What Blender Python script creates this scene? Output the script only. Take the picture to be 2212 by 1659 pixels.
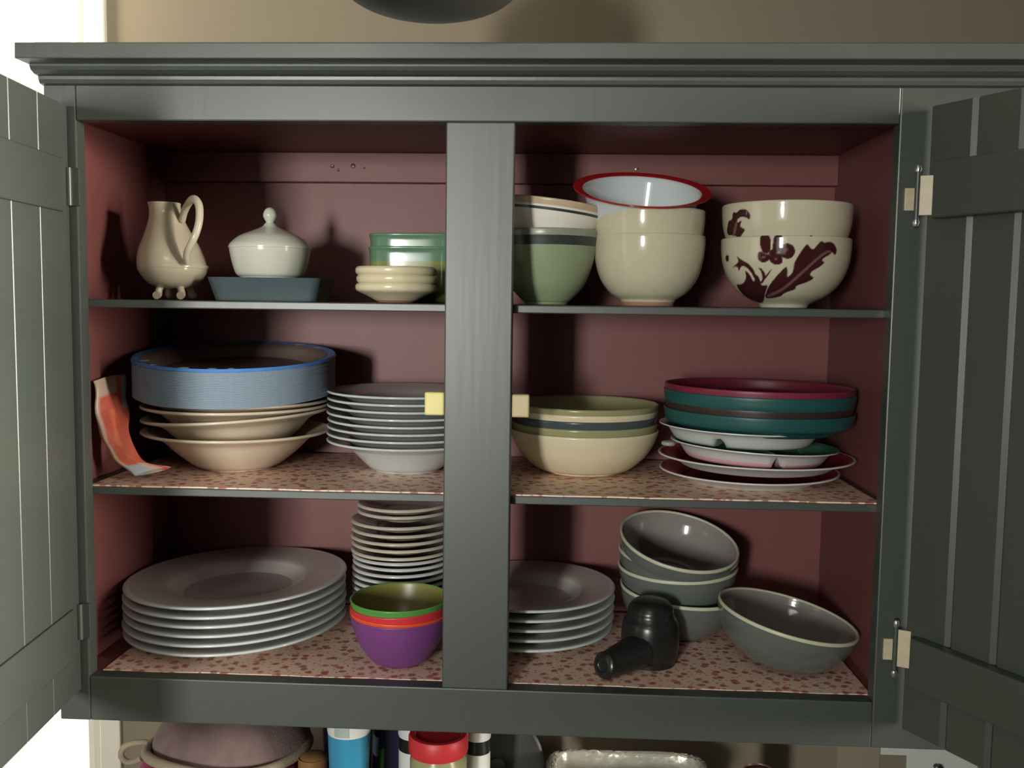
import bpy, bmesh, math, random
import numpy as np
from mathutils import Vector, Matrix, Euler

random.seed(7)
for o in list(bpy.data.objects):
    bpy.data.objects.remove(o, do_unlink=True)
SC = bpy.context.scene
COL = SC.collection
Z0 = 1.60                       # eye-level datum of the shelves above the floor

# ------------------------------------------------------------------ camera
cam_d = bpy.data.cameras.new('camera')
cam = bpy.data.objects.new('camera', cam_d)
COL.objects.link(cam)
Fv = Vector((-0.04922251, 0.99508339, -0.08594294))
Rv = Vector((0.9986325, 0.05054984, 0.01333568))
Uv = Vector((-0.01761452, 0.085169, 0.99621081))
m = Matrix((Rv, Uv, -Fv)).transposed().to_4x4()
m.translation = Vector((0.00484584, -1.03499215, 0.01304369 + Z0))
cam.matrix_world = m
cam_d.sensor_fit = 'HORIZONTAL'
cam_d.sensor_width = 36.0
cam_d.lens = 2097.1 / 2212 * 36.0
cam_d.clip_start = 0.02
cam_d.dof.use_dof = True
cam_d.dof.focus_distance = 1.12
cam_d.dof.aperture_fstop = 9.0
SC.camera = cam

# ------------------------------------------------------------------ world (daylight outside the window)
w = bpy.data.worlds.new('world')
SC.world = w
w.use_nodes = True
bg = w.node_tree.nodes['Background']
bg.inputs[0].default_value = (1.0, 0.98, 0.93, 1)
bg.inputs[1].default_value = 1.5

# ------------------------------------------------------------------ key light and added fill lights
def area(name, loc, rot, sx, sy, power, color=(1, 1, 1)):
    d = bpy.data.lights.new(name, 'AREA')
    d.shape = 'RECTANGLE'; d.size = sx; d.size_y = sy
    d.energy = power; d.color = color
    o = bpy.data.objects.new(name, d)
    o.location = loc
    o.rotation_euler = rot
    o['kind'] = 'helper'
    COL.objects.link(o)
    return o

def aim(o, target):
    o.rotation_euler = (Vector(target) - o.location).to_track_quat('-Z', 'Y').to_euler()

k = area('key_light', (-0.95, -3.2, Z0 + 0.05), (0, 0, 0), 0.26, 0.55, 7.6, (1.0, 0.98, 0.92))
aim(k, (-0.40, 0.1, Z0 - 0.10))
k.data.spread = math.radians(58)
k2 = area('side_light', (1.45, -0.66, Z0 + 0.0), (0, 0, 0), 0.35, 0.9, 13, (1.0, 0.90, 0.78))  # added light aimed at the left door to brighten it
aim(k2, (-0.52, -0.24, Z0 - 0.10))
k2.data.spread = math.radians(50)
k4 = area('front_fill_light', (-0.95, -3.5, Z0 + 0.0), (0, 0, 0), 1.3, 1.1, 9, (0.98, 1.0, 0.98))  # large soft fill added in front to lift the shadows inside
aim(k4, (-0.2, 0.1, Z0 - 0.08))
k3 = area('ceiling_fill', (-0.3, -1.7, Z0 + 0.82), (0, 0, 0), 0.5, 0.5, 5, (1.0, 0.94, 0.88))  # soft overhead fill added to raise the ambient level
pl = bpy.data.lights.new('wall_glow_light', 'POINT')  # added point light for the glow on the wall beside the window
pl.energy = 13; pl.color = (1.0, 0.86, 0.66); pl.shadow_soft_size = 0.05
plo = bpy.data.objects.new('wall_glow_light', pl)
plo.location = (-0.90, 0.20, Z0 + 0.46)
plo['kind'] = 'helper'
COL.objects.link(plo)

vs = SC.view_settings
vs.view_transform = 'Standard'
vs.look = 'None'
vs.exposure = 0.0
vs.gamma = 1.0
vs.use_curve_mapping = False

# ------------------------------------------------------------------ materials
def lin(c):
    return tuple(((x / 255) / 12.92 if x / 255 <= 0.04045 else ((x / 255 + 0.055) / 1.055) ** 2.4) for x in c)

MATS = {}
def mat(name, c, rough=0.5, var=0.08, scale=30.0, bump=0.0, bscale=200.0, metal=0.0, coat=0.0, spec=0.5, streak=False, attr=None):
    m = bpy.data.materials.new(name)
    m.use_nodes = True
    nt = m.node_tree
    b = nt.nodes['Principled BSDF']
    b.inputs['Roughness'].default_value = rough
    b.inputs['Metallic'].default_value = metal
    b.inputs['Coat Weight'].default_value = coat
    b.inputs['Coat Roughness'].default_value = 0.06
    b.inputs['Specular IOR Level'].default_value = spec
    l = lin(c)
    tc = nt.nodes.new('ShaderNodeTexCoord')
    mp = nt.nodes.new('ShaderNodeMapping')
    nt.links.new(tc.outputs['Object'], mp.inputs[0])
    if streak:
        mp.inputs['Scale'].default_value = (1.0, 1.0, 0.08)
    n = nt.nodes.new('ShaderNodeTexNoise')
    n.inputs['Scale'].default_value = scale
    n.inputs['Detail'].default_value = 3
    nt.links.new(mp.outputs[0], n.inputs['Vector'])
    mx = nt.nodes.new('ShaderNodeMix'); mx.data_type = 'RGBA'
    if attr:
        at = nt.nodes.new('ShaderNodeAttribute'); at.attribute_name = attr
        hs = nt.nodes.new('ShaderNodeHueSaturation'); hs.inputs['Value'].default_value = 1 - var
        nt.links.new(at.outputs['Color'], hs.inputs['Color'])
        nt.links.new(hs.outputs['Color'], mx.inputs[6]); nt.links.new(at.outputs['Color'], mx.inputs[7])
    else:
        mx.inputs[6].default_value = tuple(x * (1 - var) for x in l) + (1,)
        mx.inputs[7].default_value = tuple(min(1, x * (1 + var)) for x in l) + (1,)
    nt.links.new(n.outputs['Fac'], mx.inputs[0])
    nt.links.new(mx.outputs[2], b.inputs['Base Color'])
    if bump > 0:
        n2 = nt.nodes.new('ShaderNodeTexNoise')
        n2.inputs['Scale'].default_value = bscale
        nt.links.new(mp.outputs[0], n2.inputs['Vector'])
        bp = nt.nodes.new('ShaderNodeBump')
        bp.inputs['Strength'].default_value = bump
        bp.inputs['Distance'].default_value = 0.002
        nt.links.new(n2.outputs['Fac'], bp.inputs['Height'])
        nt.links.new(bp.outputs[0], b.inputs['Normal'])
    MATS[name] = m
    return m

green = mat('green_paint', (64, 72, 67), 0.40, 0.06, 22, 0.07, 90, streak=True, spec=0.75)
maroon = mat('maroon_paint', (118, 72, 70), 0.45, 0.08, 14, 0.06, 60, spec=0.3)
wallp = mat('tan_wall_paint', (128, 120, 102), 0.8, 0.04, 6, 0.1, 160)
ceilm = mat('ceiling_paint', (200, 192, 176), 0.9, 0.03, 6)
floorm = mat('floor_boards', (120, 92, 66), 0.5, 0.2, 8, streak=False)
whitep = mat('white_window_paint', (225, 220, 208), 0.5, 0.03, 10)
china = mat('white_china', (205, 203, 200), 0.14, 0.03, 20)
china2 = mat('cool_white_china', (196, 204, 202), 0.14, 0.03, 20)
mauve = mat('greyish_white_glaze', (186, 180, 176), 0.16, 0.04, 30)
cream = mat('cream_stoneware', (220, 210, 176), 0.22, 0.05, 60)
cream2 = mat('cream_pasta_glaze', (214, 200, 178), 0.25, 0.05, 30)
speck = mat('speckled_cream_glaze', (203, 197, 170), 0.10, 0.08, 90)
terra = mat('bare_clay_foot', (170, 130, 105), 0.8, 0.1, 60)
greeng = mat('green_glaze', (98, 134, 108), 0.12, 0.12, 40)
olive = mat('olive_glaze', (128, 138, 78), 0.10, 0.15, 40)
paleg = mat('pale_green_glaze', (146, 160, 126), 0.30, 0.06, 40)
darkband = mat('dark_green_band', (58, 66, 60), 0.3, 0.06, 40)
greyrim = mat('grey_green_rim', (148, 152, 138), 0.3, 0.06, 40)
white = mat('white_glaze', (232, 228, 216), 0.18, 0.03, 40)
jugw = mat('ivory_glaze', (208, 200, 176), 0.16, 0.03, 40)
sugw = mat('grey_white_glaze', (196, 199, 186), 0.16, 0.03, 40)
tan = mat('tan_rim', (196, 176, 146), 0.3, 0.06, 40)
enamel = mat('white_enamel', (206, 214, 216), 0.06, 0.03, 30)
redrim = mat('red_enamel_rim', (178, 34, 36), 0.12, 0.05, 30)
slate = mat('slate_glaze', (112, 128, 134), 0.30, 0.15, 30, metal=0.6)
greyb = mat('grey_stoneware', (98, 105, 100), 0.13, 0.06, 50)
greybi = mat('grey_stoneware_inside', (144, 138, 134), 0.10, 0.05, 40)
creamrim = mat('unglazed_cream_rim', (196, 200, 170), 0.35, 0.06, 50)
paperb = mat('blue_paper_plate', (128, 146, 162), 0.7, 0.10, 300)
blue = mat('blue_printed_rim', (76, 134, 206), 0.4, 0.25, 60)
aqua = mat('aqua_print', (150, 214, 214), 0.4, 0.1, 60)
brownp = mat('brown_print', (120, 104, 96), 0.5, 0.15, 60)
oliveg = mat('olive_green_glaze', (152, 152, 112), 0.2, 0.08, 40)
slate2 = mat('blue_grey_glaze', (70, 82, 84), 0.2, 0.1, 30)
teal = mat('teal_plastic', (32, 84, 82), 0.4, 0.06, 40)
maro = mat('maroon_plastic', (122, 42, 62), 0.4, 0.06, 40)
brown = mat('brown_plastic', (52, 42, 36), 0.4, 0.06, 40)
plw = mat('white_plastic', (206, 208, 204), 0.35, 0.04, 40)
plred = mat('dark_red_plastic', (150, 48, 60), 0.3, 0.06, 40)
plgreen = mat('mint_plastic', (92, 150, 128), 0.35, 0.06, 40)
plpink = mat('pink_white_plastic', (222, 176, 178), 0.35, 0.06, 40)
kgreen = mat('green_plastic', (84, 150, 70), 0.35, 0.05, 40)
kolive = mat('olive_plastic_inside', (122, 118, 60), 0.35, 0.06, 40)
kred = mat('red_plastic', (206, 56, 64), 0.4, 0.05, 40)
korange = mat('orange_plastic', (226, 84, 44), 0.4, 0.05, 40)
kpurple = mat('purple_plastic', (120, 66, 128), 0.45, 0.05, 40)
black = mat('black_plastic', (30, 33, 31), 0.28, 0.08, 40)
blackm = mat('black_metal', (52, 52, 48), 0.38, 0.1, 20)
hingem = mat('worn_cream_hinge', (196, 184, 154), 0.4, 0.16, 120)
chrome = mat('bright_steel', (215, 215, 208), 0.22, 0.05, 60, metal=0.9)
yellow = mat('yellow_catch_plastic', (232, 220, 140), 0.4, 0.05, 60)
yellow2 = mat('cream_catch_plastic', (200, 186, 140), 0.4, 0.05, 60)
foilm = mat('aluminium_foil', (210, 208, 192), 0.30, 0.1, 60, bump=1.0, bscale=60, metal=0.4)
redcap = mat('red_lid_plastic', (196, 48, 54), 0.45, 0.05, 30)
cloth_m = mat('magenta_cloth', (136, 44, 82), 0.9, 0.12, 40, 0.4, 400)
cloth_t = mat('mauve_patterned_cloth', (120, 100, 98), 0.9, 0.3, 60, 0.4, 400)
piping = mat('taupe_piping', (150, 138, 116), 0.85, 0.08, 80, 0.4, 500)
blueplas = mat('light_blue_plastic', (52, 140, 176), 0.4, 0.05, 30)
amber = mat('amber_lid', (132, 98, 56), 0.4, 0.15, 30)
labelw = mat('white_label', (214, 218, 214), 0.5, 0.03, 30)
labelg = mat('grey_green_print', (160, 178, 168), 0.5, 0.05, 30)
countm = mat('worktop_laminate', (140, 128, 110), 0.4, 0.1, 60)
paper = mat('white_paper', (205, 210, 204), 0.8, 0.02, 20)
card = mat('beige_card', (142, 136, 116), 0.8, 0.04, 20)
attrm = mat('painted_pattern_glaze', (200, 200, 200), 0.08, 0.06, 90, attr='Col')
bagm = mat('printed_packet', (200, 200, 200), 0.35, 0.10, 60, 0.6, 60, attr='Col')

def glass_mat(name, c, alpha):
    m = bpy.data.materials.new(name); m.use_nodes = True
    nt = m.node_tree; nt.nodes.clear()
    out = nt.nodes.new('ShaderNodeOutputMaterial')
    tr = nt.nodes.new('ShaderNodeBsdfTransparent'); tr.inputs[0].default_value = lin(c) + (1,)
    gl = nt.nodes.new('ShaderNodeBsdfGlossy'); gl.inputs['Roughness'].default_value = 0.08
    mx = nt.nodes.new('ShaderNodeMixShader'); mx.inputs[0].default_value = alpha
    nt.links.new(tr.outputs[0], mx.inputs[1]); nt.links.new(gl.outputs[0], mx.inputs[2])
    nt.links.new(mx.outputs[0], out.inputs[0])
    return m
pane_m = glass_mat('window_glass', (250, 252, 250), 0.04)
blueglass = glass_mat('blue_tinted_plastic', (196, 210, 240), 0.08)
jarglass = glass_mat('jar_glass', (200, 200, 180), 0.08)

# floral shelf paper: small rust and brown sprigs printed on pinkish cream
def liner_mat():
    m = bpy.data.materials.new('floral_shelf_paper'); m.use_nodes = True
    nt = m.node_tree; b = nt.nodes['Principled BSDF']
    b.inputs['Roughness'].default_value = 0.45
    tc = nt.nodes.new('ShaderNodeTexCoord')
    nz = nt.nodes.new('ShaderNodeTexNoise'); nz.inputs['Scale'].default_value = 140
    add = nt.nodes.new('ShaderNodeMix'); add.data_type = 'VECTOR'; add.inputs[0].default_value = 0.006
    nt.links.new(tc.outputs['Object'], nz.inputs['Vector'])
    nt.links.new(tc.outputs['Object'], add.inputs[4]); nt.links.new(nz.outputs['Color'], add.inputs[5])
    cur = None
    base = lin((236, 208, 188)) + (1,)
    for sc_, th, cols in ((62, 0.27, ((178, 78, 70), (150, 104, 84), (196, 120, 108))), (105, 0.17, ((204, 146, 128), (168, 122, 104), (206, 130, 126)))):
        v = nt.nodes.new('ShaderNodeTexVoronoi'); v.inputs['Scale'].default_value = sc_
        v.voronoi_dimensions = '2D'
        nt.links.new(add.outputs[1], v.inputs['Vector'])
        mr = nt.nodes.new('ShaderNodeMapRange')
        mr.inputs[1].default_value = th - 0.08; mr.inputs[2].default_value = th + 0.04
        mr.inputs[3].default_value = 0.9; mr.inputs[4].default_value = 0.0
        nt.links.new(v.outputs['Distance'], mr.inputs[0])
        sp = nt.nodes.new('ShaderNodeSeparateColor'); nt.links.new(v.outputs['Color'], sp.inputs[0])
        cr = nt.nodes.new('ShaderNodeValToRGB'); cr.color_ramp.interpolation = 'CONSTANT'
        e = cr.color_ramp.elements
        e[0].color = lin(cols[0]) + (1,); e[1].position = 0.4; e[1].color = lin(cols[1]) + (1,)
        e2 = e.new(0.7); e2.color = lin(cols[2]) + (1,)
        nt.links.new(sp.outputs[0], cr.inputs[0])
        mx = nt.nodes.new('ShaderNodeMix'); mx.data_type = 'RGBA'
        nt.links.new(mr.outputs[0], mx.inputs[0])
        if cur is None: mx.inputs[6].default_value = base
        else: nt.links.new(cur, mx.inputs[6])
        nt.links.new(cr.outputs[0], mx.inputs[7])
        cur = mx.outputs[2]
    nt.links.new(cur, b.inputs['Base Color'])
    return m
liner_m = liner_mat()

# ------------------------------------------------------------------ mesh helpers
def link(name, me, parent=None, loc=(0, 0, 0), rot=(0, 0, 0)):
    o = bpy.data.objects.new(name, me)
    COL.objects.link(o)
    o.location = loc; o.rotation_euler = rot
    if parent is not None: o.parent = parent
    return o

def tag(o, label, cat, group=None, kind=None):
    if label: o['label'] = label
    if cat: o['category'] = cat
    if group: o['group'] = group
    if kind: o['kind'] = kind
    return o

def mesh(name, verts, faces, mats, midx=None, smooth=False, sharp=None):
    me = bpy.data.meshes.new(name)
    me.from_pydata([tuple(v) for v in verts], [], faces)
    if not isinstance(mats, (list, tuple)): mats = [mats]
    for x in mats: me.materials.append(x)
    if midx is not None: me.polygons.foreach_set('material_index', midx)
    if smooth: me.polygons.foreach_set('use_smooth', [True] * len(me.polygons))
    me.update()
    if smooth and sharp:
        me.set_sharp_from_angle(angle=math.radians(sharp))
    return me

def box_me(name, a, b, mt, bev=0.0015):
    bm = bmesh.new()
    bmesh.ops.create_cube(bm, size=1)
    for v in bm.verts:
        v.co = Vector([(a[i] + b[i]) / 2 + v.co[i] * (b[i] - a[i]) for i in range(3)])
    if bev > 0:
        bmesh.ops.bevel(bm, geom=bm.edges[:], offset=bev, segments=2, affect='EDGES', profile=0.5)
    me = bpy.data.meshes.new(name); bm.to_mesh(me); bm.free()
    me.materials.append(mt)
    return me

def zr(p):            # relative heights to world
    return (p[0], p[1], p[2] + Z0)

def box(name, a, b, mt, parent=None, bev=0.0015, off=True):
    if off: a, b = zr(a), zr(b)
    c = [(a[i] + b[i]) / 2 for i in range(3)]
    me = box_me(name, [a[i] - c[i] for i in range(3)], [b[i] - c[i] for i in range(3)], mt, bev)
    return link(name, me, parent, c)

def smooth_path(pts, n=5, sharp=()):
    """Catmull-Rom resample of a 2-D/3-D polyline; indices in sharp keep corners."""
    P = [np.array(p[:], float) for p in pts]
    out = []
    for i in range(len(P) - 1):
        p1, p2 = P[i], P[i + 1]
        p0 = P[i - 1] if i > 0 and i not in sharp else p1 + (p1 - p2)
        p3 = P[i + 2] if i + 2 < len(P) and (i + 1) not in sharp else p2 + (p2 - p1)
        for k in range(n):
            t = k / n
            out.append(0.5 * ((2 * p1) + (-p0 + p2) * t + (2 * p0 - 5 * p1 + 4 * p2 - p3) * t * t + (-p0 + 3 * p1 - 3 * p2 + p3) * t ** 3))
    out.append(P[-1])
    return out

def lathe(name, prof, mats, midx=None, seg=72, plan=2.0, sharp=40, warp=None):
    """prof: list of (r, z) from the axis round to the axis again; midx: material per profile segment."""
    verts, faces, mi = [], [], []
    rings = []
    cs = []
    for s in range(seg):
        a = 2 * math.pi * s / seg
        c, d = math.cos(a), math.sin(a)
        f = 1.0 if plan == 2.0 else (abs(c) ** plan + abs(d) ** plan) ** (-1.0 / plan)
        cs.append((c * f, d * f))
    for r, z in prof:
        if r < 1e-6:
            rings.append([len(verts)]); verts.append((0, 0, z))
        else:
            rings.append(list(range(len(verts), len(verts) + seg)))
            verts.extend((r * c, r * d, z) for c, d in cs)
    for i in range(len(prof) - 1):
        A, B = rings[i], rings[i + 1]
        mm = midx[i] if midx else 0
        for s in range(seg):
            t = (s + 1) % seg
            if len(A) == 1 and len(B) == 1: continue
            if len(A) == 1: faces.append((A[0], B[t], B[s]))
            elif len(B) == 1: faces.append((A[s], A[t], B[0]))
            else: faces.append((A[s], A[t], B[t], B[s]))
            mi.append(mm)
    if warp: verts = [warp(*v) for v in verts]
    me = mesh(name, verts, faces, mats, mi, True, sharp)
    bm = bmesh.new(); bm.from_mesh(me); bmesh.ops.recalc_face_normals(bm, faces=bm.faces); bm.to_mesh(me); bm.free()
    return me

def shell(outer, t, n=5, sharp=(1,), bands=None, inner_m=0, rim_m=None, lip=1.0):
    """closed dish profile from an outer curve that starts on the axis; returns (profile, material ids)"""
    o = smooth_path(outer, n, sharp)
    o = [np.array((max(0.0, p[0]), p[1])) for p in o]
    N = []
    for i in range(len(o)):
        a = o[max(0, i - 1)]; b = o[min(len(o) - 1, i + 1)]
        d = b - a; L = np.linalg.norm(d) or 1
        N.append(np.array((-d[1], d[0])) / L)
    inner = []
    for i, p in enumerate(o):
        q = p + N[i] * t
        inner.append(np.array((max(0.0, q[0]), max(q[1], o[0][1] + t))))
    rim_c = (o[-1] + inner[-1]) / 2
    dirv = (o[-1] - o[-2]); dirv = dirv / (np.linalg.norm(dirv) or 1)
    tt = np.linalg.norm(o[-1] - inner[-1]) / 2
    side = (o[-1] - rim_c) / (tt or 1)
    arc = [rim_c + side * tt * lip * math.cos(a) + dirv * tt * lip * math.sin(a) for a in (0.0, 0.6, 1.2, 1.57, 1.95, 2.55, 3.14)]
    prof, ids = [], []
    zz = lambda p: p[1]
    def bid(z):
        if bands:
            for lo, hi, mm in bands:
                if lo <= z < hi: return mm
        return 0
    pts = [(p, bid(p[1])) for p in o[:-1]]
    pts += [(p, rim_m if rim_m is not None else bid(o[-1][1])) for p in arc]
    prev = -1
    inn = inner[::-1][1:]
    clean = []
    rr = 1e9
    for q in inn:
        if q[0] < rr - 1e-5: clean.append(q); rr = q[0]
    pts += [(q, inner_m) for q in clean]
    if clean[-1][0] > 1e-5: pts.append((np.array((0.0, clean[-1][1])), inner_m))
    return [tuple(p) for p, _ in pts], [i for _, i in pts][:-1] + [inner_m]

def dish(name, outer, t, mats, **kw):
    seg = kw.pop('seg', 72); plan = kw.pop('plan', 2.0); warp = kw.pop('warp', None)
    pr, ids = shell(outer, t, **kw)
    return lathe(name, pr, mats, ids, seg, plan, warp=warp)

def place(name, me, x, y, z, label, cat, group=None, tilt=(0, 0), spin=0.0, rim_h=None, rest=None, parts=()):
    """x, y, z: base centre, or the rim centre when rim_h is given; rest: height the lowest point must touch"""
    o = link(name, me)
    o.rotation_euler = Euler((math.radians(tilt[0]), math.radians(tilt[1]), math.radians(spin)), 'XYZ')
    M = o.rotation_euler.to_matrix()
    p = Vector((x, y, z + Z0))
    if rim_h is not None: p = p - M @ Vector((0, 0, rim_h))
    if rest is not None:
        mz = min((M @ v.co).z for v in me.vertices)
        p.z = rest + Z0 - mz
    o.location = p
    tag(o, label, cat, group)
    for nm, pm in parts: link(nm, pm, o)
    return o

def tube(name, pts, r, mt, seg=12, n=6, closed=False, radii=None):
    P = [Vector(p) for p in (smooth_path(pts, n) if n > 1 else pts)]
    if closed: P = P[:-1]
    rad = [r] * len(P)
    if radii:
        rad = [np.interp(i / (len(P) - 1), np.linspace(0, 1, len(radii)), radii) for i in range(len(P))]
    verts, faces = [], []
    up = Vector((0.13, 0.29, 0.95)).normalized()
    prev = None
    for i, p in enumerate(P):
        a = P[(i - 1) % len(P)] if closed else P[max(0, i - 1)]
        b = P[(i + 1) % len(P)] if closed else P[min(len(P) - 1, i + 1)]
        d = (b - a).normalized()
        if prev is None: s = d.cross(up).normalized()
        else:
            s = (prev - d * prev.dot(d)).normalized()
        prev = s
        u = s.cross(d)
        for k in range(seg):
            an = 2 * math.pi * k / seg
            verts.append(p + (s * math.cos(an) + u * math.sin(an)) * rad[i])
    L = len(P)
    for i in range(L if closed else L - 1):
        j = (i + 1) % L
        for k in range(seg):
            l = (k + 1) % seg
            faces.append((i * seg + k, i * seg + l, j * seg + l, j * seg + k))
    if not closed:
        faces.append(tuple(range(seg))[::-1]); faces.append(tuple((L - 1) * seg + k for k in range(seg)))
    me = mesh(name, verts, faces, mt, None, True, 50)
    bm = bmesh.new(); bm.from_mesh(me); bmesh.ops.recalc_face_normals(bm, faces=bm.faces); bm.to_mesh(me); bm.free()
    return me

# ------------------------------------------------------------------ the room
CEIL = 0.86; FLOOR = -Z0; YW = 0.31
def struct(o):
    o['kind'] = 'structure'; return o
X0, X1, YF = -1.7, 2.1, -3.6
WX0, WX1, WZ0, WZ1 = -1.30, -0.645, -0.80, 0.66       # window opening in the back wall
def multi_box(name, boxes, mt, parent=None):
    bm = bmesh.new()
    for a, b in boxes:
        a, b = zr(a), zr(b)
        r = bmesh.ops.create_cube(bm, size=1)
        for v in r['verts']:
            v.co = Vector([(a[i] + b[i]) / 2 + v.co[i] * (b[i] - a[i]) for i in range(3)])
    me = bpy.data.meshes.new(name); bm.to_mesh(me); bm.free(); me.materials.append(mt)
    return link(name, me, parent)
struct(multi_box('wall_back', [((X0, YW, FLOOR), (WX0, YW + .12, CEIL)), ((WX1, YW, FLOOR), (X1, YW + .12, CEIL)),
                               ((WX0, YW, FLOOR), (WX1, YW + .12, WZ0)), ((WX0, YW, WZ1), (WX1, YW + .12, CEIL))], wallp))
struct(box('wall_left', (X0 - .1, YF, FLOOR), (X0, YW + .12, CEIL), wallp, bev=0))
struct(box('wall_right', (X1, YF, FLOOR), (X1 + .1, YW + .12, CEIL), wallp, bev=0))
struct(box('wall_front', (X0 - .1, YF - .1, FLOOR), (X1 + .1, YF, CEIL), wallp, bev=0))
struct(box('ceiling', (X0 - .1, YF - .1, CEIL), (X1 + .1, YW + .12, CEIL + .1), ceilm, bev=0))
struct(box('floor', (X0 - .1, YF - .1, FLOOR - .1), (X1 + .1, YW + .12, FLOOR), floorm, bev=0))
win = struct(link('window_1', None, None, ((WX0 + WX1) / 2, YW, Z0 + WZ0)))
def wpart(name, a, b, mt, bev=0.002):
    o = box(name, a, b, mt, None, bev)
    o.parent = win; o.location = o.location - win.location
    return o
wpart('window_frame', (WX1 - .012, YW - .008, WZ0), (WX1 + .018, YW + .10, WZ1), whitep)
wpart('window_frame', (WX0 - .018, YW - .008, WZ0), (WX0 + .012, YW + .10, WZ1), whitep)
wpart('window_frame', (WX0, YW + .0, WZ0), (WX1, YW + .10, WZ0 + .03), whitep)
wpart('window_frame', (WX0, YW + .0, WZ1 - .03), (WX1, YW + .10, WZ1), whitep)
wpart('glazing_bar', (-.704, YW + .05, WZ0), (-.694, YW + .07, WZ1), whitep)
wpart('glazing_bar', (-1.0, YW + .05, WZ0), (-.985, YW + .07, WZ1), whitep)
wpart('pane', (WX0, YW + .058, WZ0), (WX1, YW + .062, WZ1), pane_m, 0)

# ------------------------------------------------------------------ the cabinet
XL, XM1, XM2, XR = -0.518, -0.1194, -0.047, 0.349
XO = -0.5525; XE = 0.62
ZT, ZB, ZC = 0.199, -0.415, -0.466
WLI, WRI = -0.5401, 0.3643
S1, S2, S3 = 0.0086, -0.2019, -0.4157
D = 0.29; FT = 0.02
cab = link('kitchen_cabinet', None, None, (0, 0, Z0 + ZC))
tag(cab, 'dark green painted wall cabinet with open doors and a maroon inside full of dishes', 'cabinet')
def cpart(name, a, b, mt, bev=0.0015, parent=None):
    o = box(name, a, b, mt, None, bev)
    o.parent = cab; o.location = o.location - cab.location
    return o
cpart('face_stile', (XO, 0, ZC), (XL, FT, 0.262), green)
cpart('face_stile', (XM1, 0, ZB), (XM2, FT, ZT), green)
cpart('face_stile', (XR, 0, ZC), (XE, FT, 0.262), green)
cpart('top_rail', (XL, 0.0003, ZT), (XR, FT, 0.262), green)
cpart('bottom_rail', (XL, 0.0003, ZC), (XR, FT, ZB), green)
cpart('side_panel', (XO, FT, ZC), (WLI, D, 0.262), maroon)['label'] = 'left side panel, maroon inside'
cpart('side_panel', (WRI, FT, ZC + .02), (WRI + .014, D, 0.262), maroon)
cpart('side_panel', (XE - .014, FT, ZC), (XE, D, 0.262), green)
cpart('back_panel', (XO, D, ZC), (XE, D + .012, 0.262), maroon, 0)
cpart('top_panel', (WLI, FT, 0.2074), (XE - .014, D, 0.222), maroon, 0)
cpart('bottom_panel', (WLI, FT, ZC + .022), (XE - .014, D, S3), maroon, 0)
cpart('mounting_rail', (WLI, D - .016, 0.168), (WRI, D, 0.2072), maroon, 0.001)
for s in (S1, S2):
    sh = cpart('shelf', (WLI, FT + .001, s - .0095), (WRI, D, s - .0006), green, 0.0012)
    me = sh.data
    me.materials.append(maroon)
    for p in me.polygons:
        if p.normal.z < -0.9 : p.material_index = 1
# crown moulding: slab, cove, bead and fillet swept round the left corner
cp = [(0.0, 0.2350), (0.0060, 0.2362), (0.0080, 0.2400), (0.0085, 0.2432), (0.0150, 0.2442), (0.0205, 0.2470), (0.0225, 0.2505), (0.0225, 0.2525),
      (0.0450, 0.2528), (0.0455, 0.2535), (0.0455, 0.2675), (0.0445, 0.2688), (0.0, 0.2688)]
verts, faces = [], []
for off, z in cp:
    verts += [(XO - off * .10, D, z - ZC), (XO - off * .10, -off, z - ZC), (XE, -off, z - ZC)]
for i in range(len(cp) - 1):
    for k in range(2):
        a = i * 3 + k; faces.append((a, a + 1, a + 4, a + 3))
faces.append([i * 3 + 2 for i in range(len(cp))]); faces.append([i * 3 for i in range(len(cp))][::-1])
me = mesh('crown_moulding', verts, faces, green)
bm = bmesh.new(); bm.from_mesh(me); bmesh.ops.recalc_face_normals(bm, faces=bm.faces); bm.to_mesh(me); bm.free()
link('crown_moulding', me, cab)
cpart('cabinet_top', (XO, FT, .255), (XE, D, .262), green, 0)
# magnetic catches behind the middle stile
c1 = cpart('door_catch', (-0.1412, 0.004, -0.1125), (-0.1196, 0.018, -0.0870), yellow, 0.002); c1['label'] = 'pale yellow plastic door catch'
c2 = cpart('door_catch', (-0.0468, 0.004, -0.1130), (-0.0275, 0.018, -0.0880), yellow2, 0.002); c2['label'] = 'dull cream plastic door catch'
cpart('catch_gap', (-0.1196, 0.006, -0.104), (-0.1180, 0.018, -0.095), black, 0.0005)  # dark gap beside the yellow catch, painted as a black sliver
nail = link('nail', lathe('nail', [(0, 0), (0.0022, 0.0), (0.0022, 0.001), (0.0009, 0.0014), (0.0009, 0.006), (0, 0.006)], [chrome], seg=16), cab,
            (0.101, D - .017, 0.188 - ZC), (math.radians(90), 0, 0))
# small dark knots that show through the paint of the mounting rail
for (x, z, r) in ((-.305, .189, .0028), (-.297, .184, .002), (-.277, .1895, .0035), (-.262, .187, .0016)):
    link('knot', lathe('knot', [(0, 0), (r, 0), (r * .7, .0006), (0, .0002)], [brown], seg=14), cab, (x, D - .0159, z - ZC), (math.radians(90), 0, 0))

def hinge(parent, x, y, z, sgn, flip=False):
    h = link('hinge', None, parent, (x, y, z))
    return h

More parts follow.
